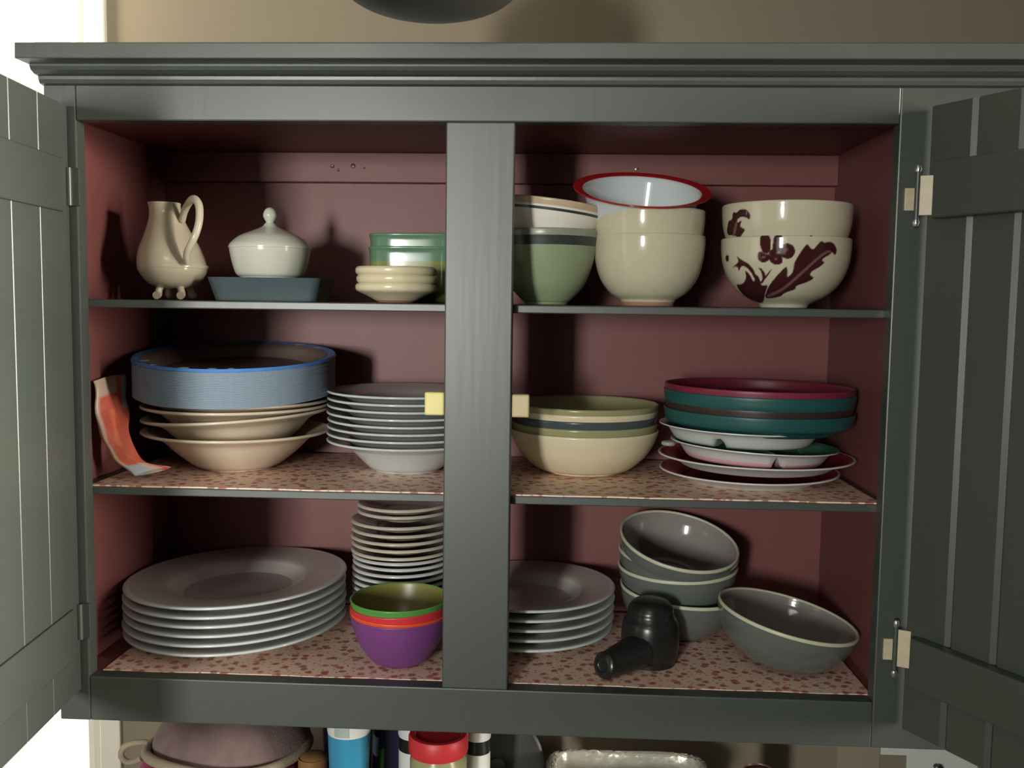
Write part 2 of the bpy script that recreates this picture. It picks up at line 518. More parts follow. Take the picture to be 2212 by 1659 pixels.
def make_door(hx, hy, ang, mirror, z0, z1, width, joints, battens, groove=.0042, bt=.014):
    """door local frame: +u away from the hinge, -v the inner face; thickness goes to +v"""
    d = link('door', None, cab, (hx, hy, 0))
    s = -1 if mirror else 1
    d.rotation_euler = (0, 0, ang)
    js = [0.0] + joints + [width]
    for i in range(len(js) - 1):
        a, b = js[i], js[i + 1]
        me = bpy.data.meshes.new('plank')
        bm = bmesh.new()
        bmesh.ops.create_cube(bm, size=1)
        y0, y1 = (0.0, 0.018) if not mirror else (-0.018, 0.0)
        for v in bm.verts:
            v.co = Vector((((a + b) / 2) + v.co.x * (b - a - .0004), (y0 + y1) / 2 + v.co.y * (y1 - y0), (z0 + z1) / 2 - ZC + v.co.z * (z1 - z0)))
        ed = [e for e in bm.edges if abs(e.verts[0].co.z - e.verts[1].co.z) > .1]
        bmesh.ops.bevel(bm, geom=ed, offset=groove, segments=1, affect='EDGES')
        bm.to_mesh(me); bm.free(); me.materials.append(green)
        link('plank', me, d)
    for (b0, b1) in battens:
        y0, y1 = (-bt, 0.0) if not mirror else (0.0, bt)
        me = box_me('batten', (0.020, y0, b0 - ZC), (width - .02, y1, b1 - ZC), green, 0.002)
        link('batten', me, d)
    return d
dr = make_door(0.3735, -0.0125, math.radians(-61), False, -0.436, 0.2135, 0.41, [.055, .107, .159, .211, .263, .315, .367], [(.100, .156), (-.382, -.330)])
dl = make_door(-0.5262, -0.0025, math.radians(-84.5), True, -0.428, 0.2135, 0.41, [.072, .134, .196, .258, .338], [(.100, .156), (-.386, -.330)], .0007, .003)

# worn cream hinges of the right door: leaf on the batten, leaf on the stile, barrel with steel finials
def cab_hinge(x, z, flip):
    h = link('hinge', None, cab, (x, -0.002, z - ZC)); h['label'] = 'worn cream hinge with bright steel finials'
    s = -1 if flip else 1
    link('door_leaf', box_me('door_leaf', (0.0, -.0030, -.020 - .002 * s), (0.0125, -.0012, .020 - .002 * s), hingem, 0.0006), h, (0.001, -.012, 0), (0, 0, math.radians(-25)))
    link('frame_leaf', box_me('frame_leaf', (-.010, -.0015, -.016 * 1.0), (0.002, .002, .007), hingem, 0.0006), h, (0, 0, 0))
    link('barrel', tube('barrel', [(0.0, -.007, -.0260), (0.0, -.007, .0235)], 0.0026, green, n=1), h)
    for zz in (.0255, -.0285):
        link('finial', lathe('finial', [(0, -.0050), (.0022, -.004), (.0036, 0), (.0022, .004), (0, .0050)], [chrome], seg=16), h, (0.0, -.007, zz))
    return h
cab_hinge(0.3665, 0.1265, False)
cab_hinge(0.3665, -0.3500, True)
# hinge knuckles on the left door, edge on
for z in (0.128, -0.350):
    h = link('hinge', None, cab, (-0.524, -0.006, z - ZC))
    link('barrel', tube('barrel', [(0, 0, -.02), (0, 0, .02)], 0.0032, green, n=1), h)
    link('frame_leaf', box_me('frame_leaf', (0.001, .002, -.02), (.010, .0062, .02), green, 0.0006), h)

# shelf paper
def liner(label, s, x0, x1, y0, y1):
    v = [(x0, y0), (x1, y0), (x1 - .006, y1), (x0 + .004, y1)]
    n = 28
    verts, faces = [], []
    for j in range(2):
        for i in range(n + 1):
            t = i / n
            yy = y0 if j == 0 else y1
            xa = v[0][0] * (1 - t) + v[1][0] * t if j == 0 else v[3][0] * (1 - t) + v[2][0] * t
            verts.append((xa, yy + (0.0009 * math.sin(i * 2.1) + .0006 * math.sin(i * 5.3) if j == 0 else 0), 0.0012))
    for i in range(n): faces.append((i, i + 1, n + 2 + i, n + 1 + i))
    k = len(verts)
    verts += [(a, b, -0.0004) for a, b, c in verts]
    faces += [tuple(reversed([q + k for q in f])) for f in faces[:n]]
    for i in range(n): faces.append((i + k, i + 1 + k, i + 1, i))
    me = mesh('shelf_paper', verts, faces, liner_m)
    o = link('shelf_paper', me, None, (0, 0, s + Z0))
    tag(o, label, 'shelf liner')
liner('pinkish shelf paper with small rust flowers, on the middle shelf under plates', S2, -.523, .3545, FT + .0025, D - .012)
liner('pinkish floral shelf paper on the cabinet bottom, under white plates and grey bowls', S3, -.512, .353, FT + .0005, D - .012)
L = 0.0012     # paper thickness

# ------------------------------------------------------------------ top shelf
# footed creamer jug
jz = S1
jug = link('creamer_jug', None, None, (-0.4545, 0.10, Z0 + jz))
tag(jug, 'white footed creamer jug with tall loop handle, at the left end of the top shelf', 'jug')
jo = [(0, .0125), (.014, .0130), (.028, .0185), (.0375, .0300), (.0398, .0400), (.0368, .0560), (.0290, .0730), (.0222, .0880), (.0185, .1000), (.0178, .1090), (.0184, .1120)]
def jwarp(x, y, z):
    t = max(0, (z - .03) / .08)
    x2 = x - 0.0090 * t
    if z > .092:
        k = (z - .092) / .02
        x2 -= max(0, -x) * .05 * k
    return (x2, y, z)
link('body', dish('jug_body', jo, .0022, [jugw], sharp=(0,), warp=jwarp), jug)
bandp = [(.0402, .0365), (.0408, .0385), (.0402, .0405), (.0396, .0385), (.0402, .0365)]
link('moulded_band', lathe('jug_band', bandp, [jugw], seg=72), jug)
hp = [(-.4400, .092, .1000), (-.4345, .087, .1120), (-.424, .078, .1225), (-.4165, .072, .1235), (-.4095, .066, .1150), (-.4075, .060, .0980), (-.4110, .057, .0820), (-.4180, .058, .0690), (-.4230, .061, .0600), (-.4240, .066, .0500)]
hp = [(x + .4545, y - .10, z - jz) for x, y, z in hp]
link('handle', tube('jug_handle', hp, .0042, jugw, n=5, radii=[.0040, .0042, .0046, .0044, .0042, .0042, .0036]), jug)
for (fx, fy) in ((-.0115, -.014), (.0145, -.014), (-.0115, .014), (.0145, .014)):
    pts = [(fx * .8, fy * .8, .0180), (fx, fy, .0120), (fx * 1.08, fy * 1.1, .0060), (fx * 1.1, fy * 1.45, .0046)]
    link('foot', tube('jug_foot', pts, .004, jugw, n=4, radii=[.0050, .0038, .0046, .0046]), jug)

# slate tray
ty0, ty1, tx0, tx1, tz = .072, .158, -.4060, -.2725, .0262
def tray_me():
    verts, faces = [], []
    lv = [(0.007, 0.0), (0.0, tz), (-0.0004, tz + .0006), (0.0035, tz + .0006), (0.006, tz - .0035)]
    cx, cy = (tx0 + tx1) / 2, (ty0 + ty1) / 2
    hx, hy = (tx1 - tx0) / 2, (ty1 - ty0) / 2
    n = 6
    ring = []
    for ins, z in lv:
        r = .009
        pts = []
        for qx, qy, a0 in ((1, 1, 0), (-1, 1, 90), (-1, -1, 180), (1, -1, 270)):
            for k in range(n + 1):
                a = math.radians(a0 + 90 * k / n)
                pts.append((qx * (hx - ins - r) + r * math.cos(a), qy * (hy - ins - r) + r * math.sin(a), z))
        ring.append(pts)
    m_ = len(ring[0])
    for pts in ring: verts += pts
    for i in range(len(ring) - 1):
        for k in range(m_):
            l = (k + 1) % m_
            faces.append((i * m_ + k, i * m_ + l, (i + 1) * m_ + l, (i + 1) * m_ + k))
    faces.append(tuple(range(m_))[::-1]); faces.append(tuple((len(ring) - 1) * m_ + k for k in range(m_)))
    return mesh('tray', verts, faces, slate, None, True, 30)
tr = link('tray', tray_me(), None, ((tx0 + tx1) / 2, (ty0 + ty1) / 2, Z0 + S1))
tag(tr, 'dark slate rectangular tray under the white lidded sugar bowl', 'tray')

# sugar bowl with lid and ball knob
sb = place('sugar_bowl', dish('sugar_bowl', [(0, 0), (.0335, 0), (.0345, .0022), (.0350, .0045), (.0400, .0085), (.0440, .0200), (.0468, .0330), (.0474, .0385)], .0025, [sugw], sharp=(1, 3)),
           -.3425, .115, S1 + tz - .0030, 'white sugar bowl with domed lid and ball knob, standing on the slate tray', 'sugar bowl')
lid = lathe('lid', [tuple(p) for p in smooth_path([(0, .0370), (.0440, .0370), (.0482, .0385), (.0482, .0405), (.0455, .0450), (.0360, .0530), (.0220, .0590), (.0100, .0640), (.0050, .0690), (0, .0690)], 4, (1, 2, 3))], [sugw])
link('lid', lid, sb)
link('knob', lathe('knob', [tuple(p) for p in smooth_path([(0, .0660), (.0045, .0670), (.0048, .0700), (.0075, .0750), (.0080, .0790), (.0060, .0840), (.0024, .0868), (0, .0870)], 4)], [sugw], seg=32), sb)

# green square dishes, nested, and cream saucers in front
def sq(name, h, R, bands, mats):
    return dish(name, [(0, 0), (R * .72, 0), (R * .80, .003), (R * .93, .012), (R * .965, h * .5), (R * .975, h - .006), (R, h)], .0035, mats, plan=5.0, bands=bands, seg=96)
gd1 = sq('green_dish', .0650, .0595, [(-1, .046, 1)], [greeng, olive])
gd2 = sq('green_dish', .0650, .0595, None, [greeng, olive])
place('green_dish', gd1, -.1730, .185, S1, 'square green glazed dish with olive lower half, lower of the nested pair', 'dish', 'green square dishes')
place('green_dish', gd2, -.1720, .185, S1 + .0155, 'square green glazed dish nested on top of the olive-bottomed one', 'dish', 'green square dishes')
sm = dish('cream_dish', [(0, 0), (.0200, 0), (.0220, .0015), (.0340, .0080), (.0445, .0130), (.0462, .0180), (.0450, .0205)], .0050, [cream, terra], sharp=(1,), bands=[(-1, .0018, 1)], lip=1.0)
for i, nm in enumerate(('lowest', 'middle', 'topmost')):
    place('cream_dish', sm, -.1835 + (.0012 if i == 1 else 0), .070, S1 + i * .0094, 'small thick cream dish, %s of the three in front of the green dishes' % nm, 'dish', 'small cream dishes on the top shelf')

# pale green bowl and striped white bowl, behind the middle stile
pg = dish('pale_green_bowl', [(0, 0), (.0250, 0), (.0262, .0030), (.0300, .0060), (.0440, .0220), (.0530, .0440), (.0575, .0620), (.0600, .0740), (.0612, .0800), (.0612, .0845)], .0035,
          [paleg, darkband, greyrim, white], bands=[(.0660, .0775, 1), (.0775, 1, 2)], inner_m=3, rim_m=2, sharp=(1, 2))
place('mixing_bowl', pg, -.0130, .12, S1, 'pale green bowl with a dark band under its grey rim, beside the middle stile', 'bowl')
wb = dish('striped_bowl', [(0, 0), (.0240, 0), (.0260, .003), (.0430, .0200), (.0540, .0400), (.0585, .0560), (.0600, .0620)], .0032,
          [white, darkband, tan], bands=[(.0500, .0535, 1), (.0535, .0550, 0), (.0550, 1, 2)], inner_m=0, rim_m=2)
place('striped_bowl', wb, -.0130, .12, S1 + .0560, 'white bowl with a thin dark stripe and tan rim, tipped inside the pale green bowl', 'bowl', tilt=(1, 7))

# speckled cream bowls and red-rimmed enamel basin
cbp = [(0, 0), (.0300, 0), (.0312, .0040), (.0330, .0070), (.0450, .0150), (.0560, .0300), (.0620, .0480), (.0646, .0660), (.0650, .0795)]
cb = dish('cream_bowl', cbp, .0035, [speck, terra], bands=[(-1, .0045, 1)], sharp=(1, 3))
place('cream_bowl', cb, .1065, .12, S1, 'plain cream speckled bowl standing on the top shelf beside the pale green bowl', 'bowl', 'plain cream bowls')
place('cream_bowl', cb, .1055, .12, S1 + .0290, 'plain cream speckled bowl nested in its twin and holding the red-rimmed basin', 'bowl', 'plain cream bowls')
bs = dish('enamel_basin', [(0, 0), (.0480, 0), (.0540, .003), (.0580, .0120), (.0634, .0310), (.0675, .0460), (.0700, .0490), (.0800, .0510)], .0016,
          [enamel, redrim], bands=[(.0485, 1, 1)], sharp=(1, 5), rim_m=1)
# the flange is red on its upper face too
for p in bs.polygons:
    c = p.center
    if math.hypot(c.x, c.y) > .0690: p.material_index = 1
place('enamel_basin', bs, .0965, .120, .1425, 'white enamel basin with red rim, tipped forward on the stacked cream bowls', 'basin', tilt=(20.5, 2.5), rim_h=.050)

# flower-painted bowls: the brown sprig is glaze colour on the bowl (polygons in bowl-front coordinates)
FX, FY, FR = .2645, .12, .0777
fbp = [(0, 0), (.0270, 0), (.0285, .0035), (.0313, .0055), (.0494, .0150), (.0632, .0300), (.0708, .0480), (.0733, .0640), (.0738, .0775)]
def leafpoly(pts): return np.array(pts, float)
PAT = {
 'dark': [
  leafpoly([(690, 1470), (730, 1330), (820, 1200), (960, 1040), (985, 1100), (975, 1200), (1050, 1130), (1060, 1000), (1130, 870), (1215, 745), (1250, 790), (1285, 830), (1320, 800), (1390, 710), (1430, 740), (1500, 722), (1560, 760), (1592, 840), (1570, 910), (1530, 860), (1500, 900), (1440, 930), (1400, 970), (1455, 990), (1380, 1060), (1290, 1110), (1260, 1160), (1330, 1200), (1230, 1260), (1080, 1310), (1100, 1350), (950, 1400), (900, 1450), (760, 1480)]),
  leafpoly([(300, 1290), (400, 1290), (450, 1200), (420, 1100), (480, 1140), (550, 1270), (560, 1190), (570, 1150), (620, 1200), (640, 1310), (740, 1290), (700, 1400), (690, 1480), (660, 1550), (520, 1500), (400, 1430)]),
  leafpoly([(300, 900), (370, 960), (470, 1010), (540, 1090), (575, 1180), (560, 1230), (510, 1130), (440, 1060), (380, 1040), (340, 1130), (330, 1050), (240, 1070), (310, 1020), (340, 980)]),
  leafpoly([(590, 1060), (650, 1080), (700, 1150), (690, 1230), (640, 1300), (660, 1210), (640, 1120)]),
  leafpoly([(790, 1060), (740, 1160), (640, 1290), (600, 1300), (700, 1170)]),
  leafpoly([(620, 625), (700, 610), (735, 640), (745, 760), (720, 820), (660, 810), (625, 740)]),
  leafpoly([(790, 640), (870, 605), (900, 680), (890, 760), (820, 860), (760, 840), (790, 760)]),
  leafpoly([(760, 840), (830, 850), (900, 940), (890, 1000), (820, 1015), (760, 980), (740, 900)]),
  leafpoly([(600, 870), (660, 860), (740, 900), (730, 960), (660, 995), (600, 950)]),
  leafpoly([(900, 790), (960, 755), (1040, 790), (1055, 870), (1010, 930), (940, 930), (880, 880)]),
  leafpoly([(1240, 620), (1290, 605), (1280, 650), (1250, 660)]),
  leafpoly([(165, 900), (205, 900), (210, 970), (180, 1000), (160, 950)]),
  leafpoly([(165, 640), (180, 440), (235, 430), (240, 320), (290, 340), (330, 290), (420, 290), (475, 360), (465, 440), (420, 400), (350, 390), (300, 430), (310, 470), (370, 430), (335, 520), (420, 560), (370, 630), (330, 690), (280, 640)]),
 ],
 'light': [
  leafpoly([(700, 1440), (900, 1350), (1060, 1210), (1220, 1050), (1350, 930), (1440, 850), (1500, 835), (1540, 870), (1470, 870), (1370, 950), (1240, 1080), (1080, 1240), (920, 1380), (760, 1460)]),
  leafpoly([(630, 855), (760, 890), (755, 905), (640, 880)]),
  leafpoly([(925, 785), (870, 860), (820, 890), (860, 830)]),
  leafpoly([(800, 940), (845, 930), (850, 960), (810, 970)]),
  leafpoly([(930, 810), (985, 810), (980, 845), (935, 850)]),
  leafpoly([(635, 910), (690, 905), (690, 940), (640, 950)]),
  leafpoly([(250, 640), (265, 520), (300, 420), (330, 400), (300, 500), (285, 620)]),
 ]}
def chaikin(P, n):
    for _ in range(n):
        Q = np.roll(P, -1, axis=0)
        P = np.stack([P * .78 + Q * .22, P * .22 + Q * .78], 1).reshape(-1, 2)
    return P
def inpoly(x, y, P):
    c = np.zeros(x.shape, bool)
    n = len(P); j = n - 1
    for i in range(n):
        xi, yi = P[i]; xj, yj = P[j]
        cond = ((yi > y) != (yj > y)) & (x < (xj - xi) * (y - yi) / (yj - yi + 1e-12) + xi)
        c ^= cond; j = i
    return c
for i_ in range(5, 10):
    c_ = PAT['dark'][i_].mean(0); PAT['dark'][i_] = c_ + (PAT['dark'][i_] - c_) * 1.22
for i_ in (5, 6): PAT['dark'][i_][:, 1] += 35
for k_ in PAT: PAT[k_] = [chaikin(P, 2) for P in PAT[k_]]
def floral(name, zbase, keep):
    pr, ids = shell(fbp, .0035, n=14, sharp=(1, 3))
    me = lathe(name, pr, [attrm], None, seg=420, sharp=60)
    n = len(me.vertices)
    co = np.empty(n * 3); me.vertices.foreach_get('co', co); co = co.reshape(-1, 3)
    # bowl-front coordinates (metres, orthographic towards -y) -> pattern units
    k = 0.000551 / 5.925
    base = np.array(lin((206, 201, 174))); dark = np.array(lin((66, 30, 32))); lt = np.array(lin((120, 84, 80)))
    colr = np.tile(base, (n, 1))
    front = (co[:, 1] < 0)
    outer = np.hypot(co[:, 0], co[:, 1]) > 0.0
    # outer skin only: vertices that belong to the outer profile rings
    acc = np.zeros(n); acl = np.zeros(n)
    offs = [(-.25, -.25), (.25, -.25), (-.25, .25), (.25, .25), (0, 0)]
    for ox, oz in offs:
        sc_ = 2097 / (1.095 + co[:, 1])
        u = ((co[:, 0] + ox * .0009) * sc_ + (1697 - 1540)) * 5.925
        v = ((661 - 400) - (co[:, 2] + oz * .0009 + zbase + S1 - .013) * sc_) * 5.925
        dm = np.zeros(n, bool); lm = np.zeros(n, bool)
        for P in PAT['dark']:
            top = P[:, 1].mean() < 560
            if (top and keep == 'upper') or (not top and keep == 'lower'): dm |= inpoly(u, v, P)
        for P in PAT['light']:
            top = P[:, 1].mean() < 560
            if (top and keep == 'upper') or (not top and keep == 'lower'): lm |= inpoly(u, v, P)
        acc += dm; acl += lm & dm
    acc /= len(offs); acl /= len(offs)
    ids = np.arange(n)
    nout = sum(1 for p in pr[:len(pr) // 2])
    mask = front
    acc = acc * mask; acl = acl * mask
    acl = np.minimum(acl, acc)
    colr = base * (1 - acc)[:, None] + (dark * (acc - acl)[:, None] + lt * acl[:, None])
    # inside stays plain
    rr = np.hypot(co[:, 0], co[:, 1])
    zs = np.array([p[1] for p in smooth_path(fbp, 14, (1, 3))]); rs = np.array([p[0] for p in smooth_path(fbp, 14, (1, 3))])
    o_r = np.interp(co[:, 2], zs, rs)
    inside = rr < o_r - .0015
    colr[inside] = base
    at = me.color_attributes.new('Col', 'FLOAT_COLOR', 'POINT')
    at.data.foreach_set('color', np.hstack([colr, np.ones((n, 1))]).ravel())
    return me
place('flower_bowl', floral('flower_bowl', 0.0, 'lower'), FX, FY, S1, 'cream bowl painted with a brown flower and feathery leaf, standing on the shelf', 'bowl', 'brown-flowered bowls', spin=-13.5)
place('flower_bowl', floral('flower_bowl', 0.0385, 'upper'), FX, FY, S1 + .0385, 'cream bowl with a brown leaf curl, nested on the flower-and-leaf bowl', 'bowl', 'brown-flowered bowls', spin=-13.5)

# ------------------------------------------------------------------ middle shelf
P2 = S2 + L
# pasta bowls
pb = dish('pasta_bowl', [(0, 0), (.0440, 0), (.0460, .0020), (.0540, .0050), (.0760, .0225), (.0880, .0345), (.0960, .0395), (.1120, .0445), (.1146, .0455)], .0034, [cream2], sharp=(1,))
for i, (dz, tl, nm) in enumerate(((0, (0, 0), 'lowest'), (.0150, (0, -3.6), 'tilted second from the bottom'), (.0262, (0, -.3), 'third from the bottom'), (.0338, (0, .5), 'topmost'))):
    place('pasta_bowl', pb, -.4005, .162, P2 + (dz + .0515 if dz else .0455), 'wide cream pasta bowl under the blue plates, %s of four' % nm, 'bowl', 'cream pasta bowls', tilt=tl, rim_h=.0455)
# pile of blue paper plates
pp = [(0, 0), (.0860, 0), (.0900, .0010), (.1010, .0100), (.1090, .0140), (.1210, .0165), (.1218, .0160)]
ppm = dish('paper_plate', pp, .0009, [paperb, paperb], inner_m=1, sharp=(1,), seg=64)
ptop = dish('paper_plate', pp, .0020, [paperb, blue, brownp], inner_m=2, rim_m=1, sharp=(1,), seg=96)
for p in ptop.polygons:
    if math.hypot(p.center.x, p.center.y) > .1135: p.material_index = 1
NP = 24
for i in range(NP):
    if i == 0: lb = 'blue-grey paper plate, lowest of the tall blue pile'
    elif i == NP - 1: lb = 'blue-rimmed printed paper plate with aqua spots, topmost of the tall blue pile'
    else: lb = 'blue-grey paper plate inside the tall blue pile'
    o = place('paper_plate', ptop if i == NP - 1 else ppm, -.4005 + random.uniform(-.0002, .0002), .160, -.1030 + i * .00185, lb, 'paper plate', 'blue paper plates', tilt=(5.0, .4), rim_h=.0165)
    if i == NP - 1:
        for a, r, wd in ((-122, .1195, .004), (-100, .119, .006), (-84, .119, .005), (-74, .1195, .004), (-140, .112, .006), (60, .111, .008), (85, .111, .006), (110, .112, .008), (40, .112, .006)):
            an = math.radians(a)
            link('printed_spot', lathe('spot', [(0, .0002), (wd, 0), (0, .0008)], [aqua], seg=14), o, (r * math.cos(an), r * math.sin(an), .0188))

# printed orange packet leaning on the cabinet side
Lc = [(-.5360, .062, -.0870), (-.5330, .060, -.1240), (-.5240, .056, -.1550), (-.5080, .052, -.1760), (-.4860, .050, -.1950)]
Rc = [(-.5270, .130, -.0840), (-.5170, .110, -.1150), (-.5000, .075, -.1450), (-.4780, .060, -.1780), (-.4480, .075, -.1880)]
Ls, Rs = smooth_path(Lc, 8), smooth_path(Rc, 8)
nv, nu = len(Ls), 15
verts, faces, cols = [], [], []
cO, cW, cB, cT = lin((196, 96, 76)), lin((196, 176, 156)), lin((158, 168, 176)), lin((216, 120, 84))
for sgn in (1, -1):
    for i in range(nv):
        for j in range(nu):
            t = j / (nu - 1); s = i / (nv - 1)
            p = Ls[i] * (1 - t) + Rs[i] * t
            puff = .0055 * math.sin(math.pi * t) ** .6 * (math.sin(math.pi * min(1, max(0, s))) ** .5)
            wr = .0012 * math.sin(9 * t + 14 * s) + .0009 * math.sin(23 * s - 7 * t)
            verts.append((p[0] + (puff * sgn + wr) * .9, p[1] - (puff * sgn) * .3, p[2] + .002 * sgn * math.sin(math.pi * t)))
            c = cO
            if t < .10: c = cW
            if s > .86 and t < .5: c = cB
            elif s > .84 and .5 <= t < .72: c = cW
            elif .3 < t < .5 and .25 < s < .6: c = cT
            elif s < .14 and t < .6: c = cW
            elif s < .3 and t > .78: c = cB
            cols.append(c + (1,))
M_ = nv * nu
for b in (0, 1):
    for i in range(nv - 1):
        for j in range(nu - 1):
            f = (b * M_ + i * nu + j, b * M_ + i * nu + j + 1, b * M_ + (i + 1) * nu + j + 1, b * M_ + (i + 1) * nu + j)
            faces.append(f if b == 0 else f[::-1])
me = mesh('snack_packet', verts, faces, bagm, None, True, 60)
at = me.color_attributes.new('Col', 'FLOAT_COLOR', 'POINT'); at.data.foreach_set('color', np.array(cols).ravel())
bm = bmesh.new(); bm.from_mesh(me); bmesh.ops.remove_doubles(bm, verts=bm.verts, dist=.0002); bm.to_mesh(me); bm.free()
o = link('snack_packet', me, None, (0, 0, Z0))
tag(o, 'crumpled orange packet with pale corners, leaning on the cabinet side left of the pasta bowls', 'packet')

# white bowls
wbp = dish('white_bowl', [(0, 0), (.0420, 0), (.0440, .002), (.0500, .0060), (.0660, .0220), (.0760, .0300), (.0940, .0355), (.0985, .0365)], .0030, [china2, mauve], inner_m=1, rim_m=0, sharp=(1,))
ords = ['lowest', 'second from the bottom', 'third from the bottom', 'fourth from the bottom', 'fifth from the bottom', 'third from the top', 'second from the top', 'topmost']
for i in range(8):
    place('white_bowl', wbp, -.1865 + random.uniform(-.0008, .0008), .172, P2 + i * .0087, 'white rimmed soup bowl in the stack beside the yellow catch, %s' % ords[i], 'bowl', 'white soup bowls', tilt=(0, .2))

# cream, slate and olive bowls right of the middle stile
cx, cy = .0360, .187
bowlprof = lambda R, h: [(0, 0), (R * .48, 0), (R * .50, .0020), (R * .64, h * .10), (R * .84, h * .42), (R * .95, h * .75), (R, h)]
place('serving_bowl', dish('serving_bowl', bowlprof(.0940, .0520), .0036, [cream]), cx, cy, P2, 'deep plain cream bowl at the bottom of the stack by the cream catch', 'bowl')
place('serving_bowl', dish('serving_bowl', bowlprof(.0925, .0500), .0040, [oliveg]), cx, cy, P2 + .0105, 'olive green bowl directly on the deep cream bowl, its rim under the slate one', 'bowl')
place('serving_bowl', dish('serving_bowl', bowlprof(.0925, .0500), .0034, [slate2]), cx, cy, P2 + .0200, 'dark slate bowl in the middle of the cream and olive bowl stack', 'bowl')
place('serving_bowl', dish('serving_bowl', bowlprof(.0925, .0440), .0036, [cream]), cx, cy, P2 + .0332, 'cream bowl between the slate bowl and the topmost olive bowl', 'bowl')
place('serving_bowl', dish('serving_bowl', bowlprof(.0930, .0500), .0044, [oliveg]), cx + .0005, cy, P2 + .0340, 'olive green bowl on top of the cream and slate bowls', 'bowl')

# teal / maroon deep plates, a dark one filling the band between the teals
tx, tyy = .2452, .152
deep = lambda R: [(0, 0), (R * .78, 0), (R * .83, .0015), (R * .90, .0070), (R * .975, .0105), (R, .0240)]
for R_, z_, mt, lb in ((.1130, -.1400, teal, 'teal plastic deep plate, lower of two, resting on the white divided plates'), (.1110, -.1316, brown, 'dark band between the two teal plates, modelled as a brown deep plate'),
                       (.1136, -.1178, teal, 'teal plastic deep plate right under the maroon plate'), (.1126, -.1106, maro, 'maroon plastic deep plate on top of the teal plates')):
    place('deep_plate', dish('deep_plate', deep(R_), .0026, [mt], seg=96), tx, tyy, z_, lb, 'plate', 'coloured plastic deep plates', tilt=(-.6, .7))

# divided plates and red-faced plates below them
def divided(name, R, depth, mats, lobes=3, rot=0.0):
    """thin rim plate with bulging compartments, double skinned"""
    nr, ns = 30, 96
    def z(r, a):
        rr = r / R
        if rr > .93: return .0 + (rr - .93) * .03
        g = (a + rot) % (2 * math.pi / lobes) / (2 * math.pi / lobes)
        wall = min(g, 1 - g) * (2 * math.pi / lobes) * r
        e = min(wall / .007, (R * .93 - r) / .016)
        e = max(0, min(1, e)); e = e * e * (3 - 2 * e)
        return -depth * e
    verts, faces, mi = [], [], []
    for side in (0, 1):
        for i in range(nr + 1):
            r = R * (i / nr) ** .8
            for s in range(ns):
                a = 2 * math.pi * s / ns
                verts.append((r * math.cos(a), r * math.sin(a), z(r, a) + depth + (0 if side else -.0014)))
    K = (nr + 1) * ns
    for side in (0, 1):
        for i in range(nr):
            for s in range(ns):
                t = (s + 1) % ns
                f = [side * K + i * ns + s, side * K + (i + 1) * ns + s, side * K + (i + 1) * ns + t, side * K + i * ns + t]
                faces.append(tuple(f if side else f[::-1])); mi.append(side)
    for s in range(ns):
        t = (s + 1) % ns
        faces.append((nr * ns + s, nr * ns + t, K + nr * ns + t, K + nr * ns + s)); mi.append(0)
    me = mesh(name, verts, faces, mats, mi, True, 60)
    return me
dv1 = divided('divided_plate', .1000, .0165, [plw, plw], rot=math.radians(118))
dv2 = divided('divided_plate', .0985, .0165, [plw, plgreen, plpink], rot=math.radians(82))
for p in dv2.polygons:
    if p.material_index == 0 and p.center.z < .0035: p.material_index = 2
place('divided_plate', dv1, .2270, .150, -.1525, 'white plastic divided plate directly under the teal plates', 'plate', 'plastic divided plates', tilt=(-.5, 1.2))
d2 = place('divided_plate', dv2, .2380, .135, -.1725, 'pinkish white divided plate with mint green face, tilted above the red-faced plates', 'plate', 'plastic divided plates', tilt=(-1.0, 2.5))
rg = tube('tab', [(.006 * math.cos(a) - .1030, .006 * math.sin(a) * 1.2 - .012, .013) for a in np.linspace(0, 2 * math.pi, 17)], .0026, greyrim, n=1, closed=True)
link('grey_tab', rg, d2)
rp = dish('flat_plate', [(0, 0), (.0860, 0), (.0880, .0010), (.0960, .0060), (.1060, .0105), (.1160, .0125)], .0022, [plw, plred], inner_m=1, rim_m=0, sharp=(1,), seg=96)
place('flat_plate', rp, .2440, .152, P2 + .0290, 'white plastic plate with red face, upper of the two lowest plates', 'plate', 'red-faced plastic plates', rim_h=.0125, tilt=(-.5, .3))
rp2 = dish('flat_plate', [(0, 0), (.0740, 0), (.0760, .0010), (.0820, .0045), (.0980, .0105), (.1060, .0125)], .0022, [plw, plred], inner_m=1, rim_m=0, sharp=(1,), seg=96)
place('flat_plate', rp2, .2350, .146, P2, 'white plastic plate with red face, lying on the shelf paper under its pile', 'plate', 'red-faced plastic plates')

# ------------------------------------------------------------------ bottom shelf
P3 = S3 + L
def plate(R, h, t=.0034):
    return dish('dinner_plate', [(0, 0), (R * .50, 0), (R * .52, .0015), (R * .60, h * .46), (R * .66, h * .70), (R * .80, h * .86), (R, h)], t, [china2, mauve], inner_m=1, rim_m=0, sharp=(1,), seg=128)
dp = plate(.1350, .0175)
o6 = ['lowest', 'second from the bottom', 'third from the bottom', 'third from the top', 'second from the top', 'topmost']
for i in range(6):
    place('dinner_plate', dp, -.3990 + random.uniform(-.001, .001), .1530 + random.uniform(-.001, .001), P3 + i * .0108, 'large white dinner plate in the six-plate stack at the bottom left, %s' % o6[i], 'plate', 'large white dinner plates', tilt=(.3, -1.9), rest=P3 + i * .0108 )
sp = plate(.1085, .0175)
o5 = ['lowest', 'second from the bottom', 'middle one', 'second from the top', 'topmost']
for i in range(5):
    place('salad_plate', sp, -.0310 + random.uniform(-.001, .001), .176, P3 + i * .0118, 'white plate in the five-plate stack right of the middle stile, %s' % o5[i], 'plate', 'white plates right of the middle stile', tilt=(.2, -.4), rest=P3 + i * .0118)

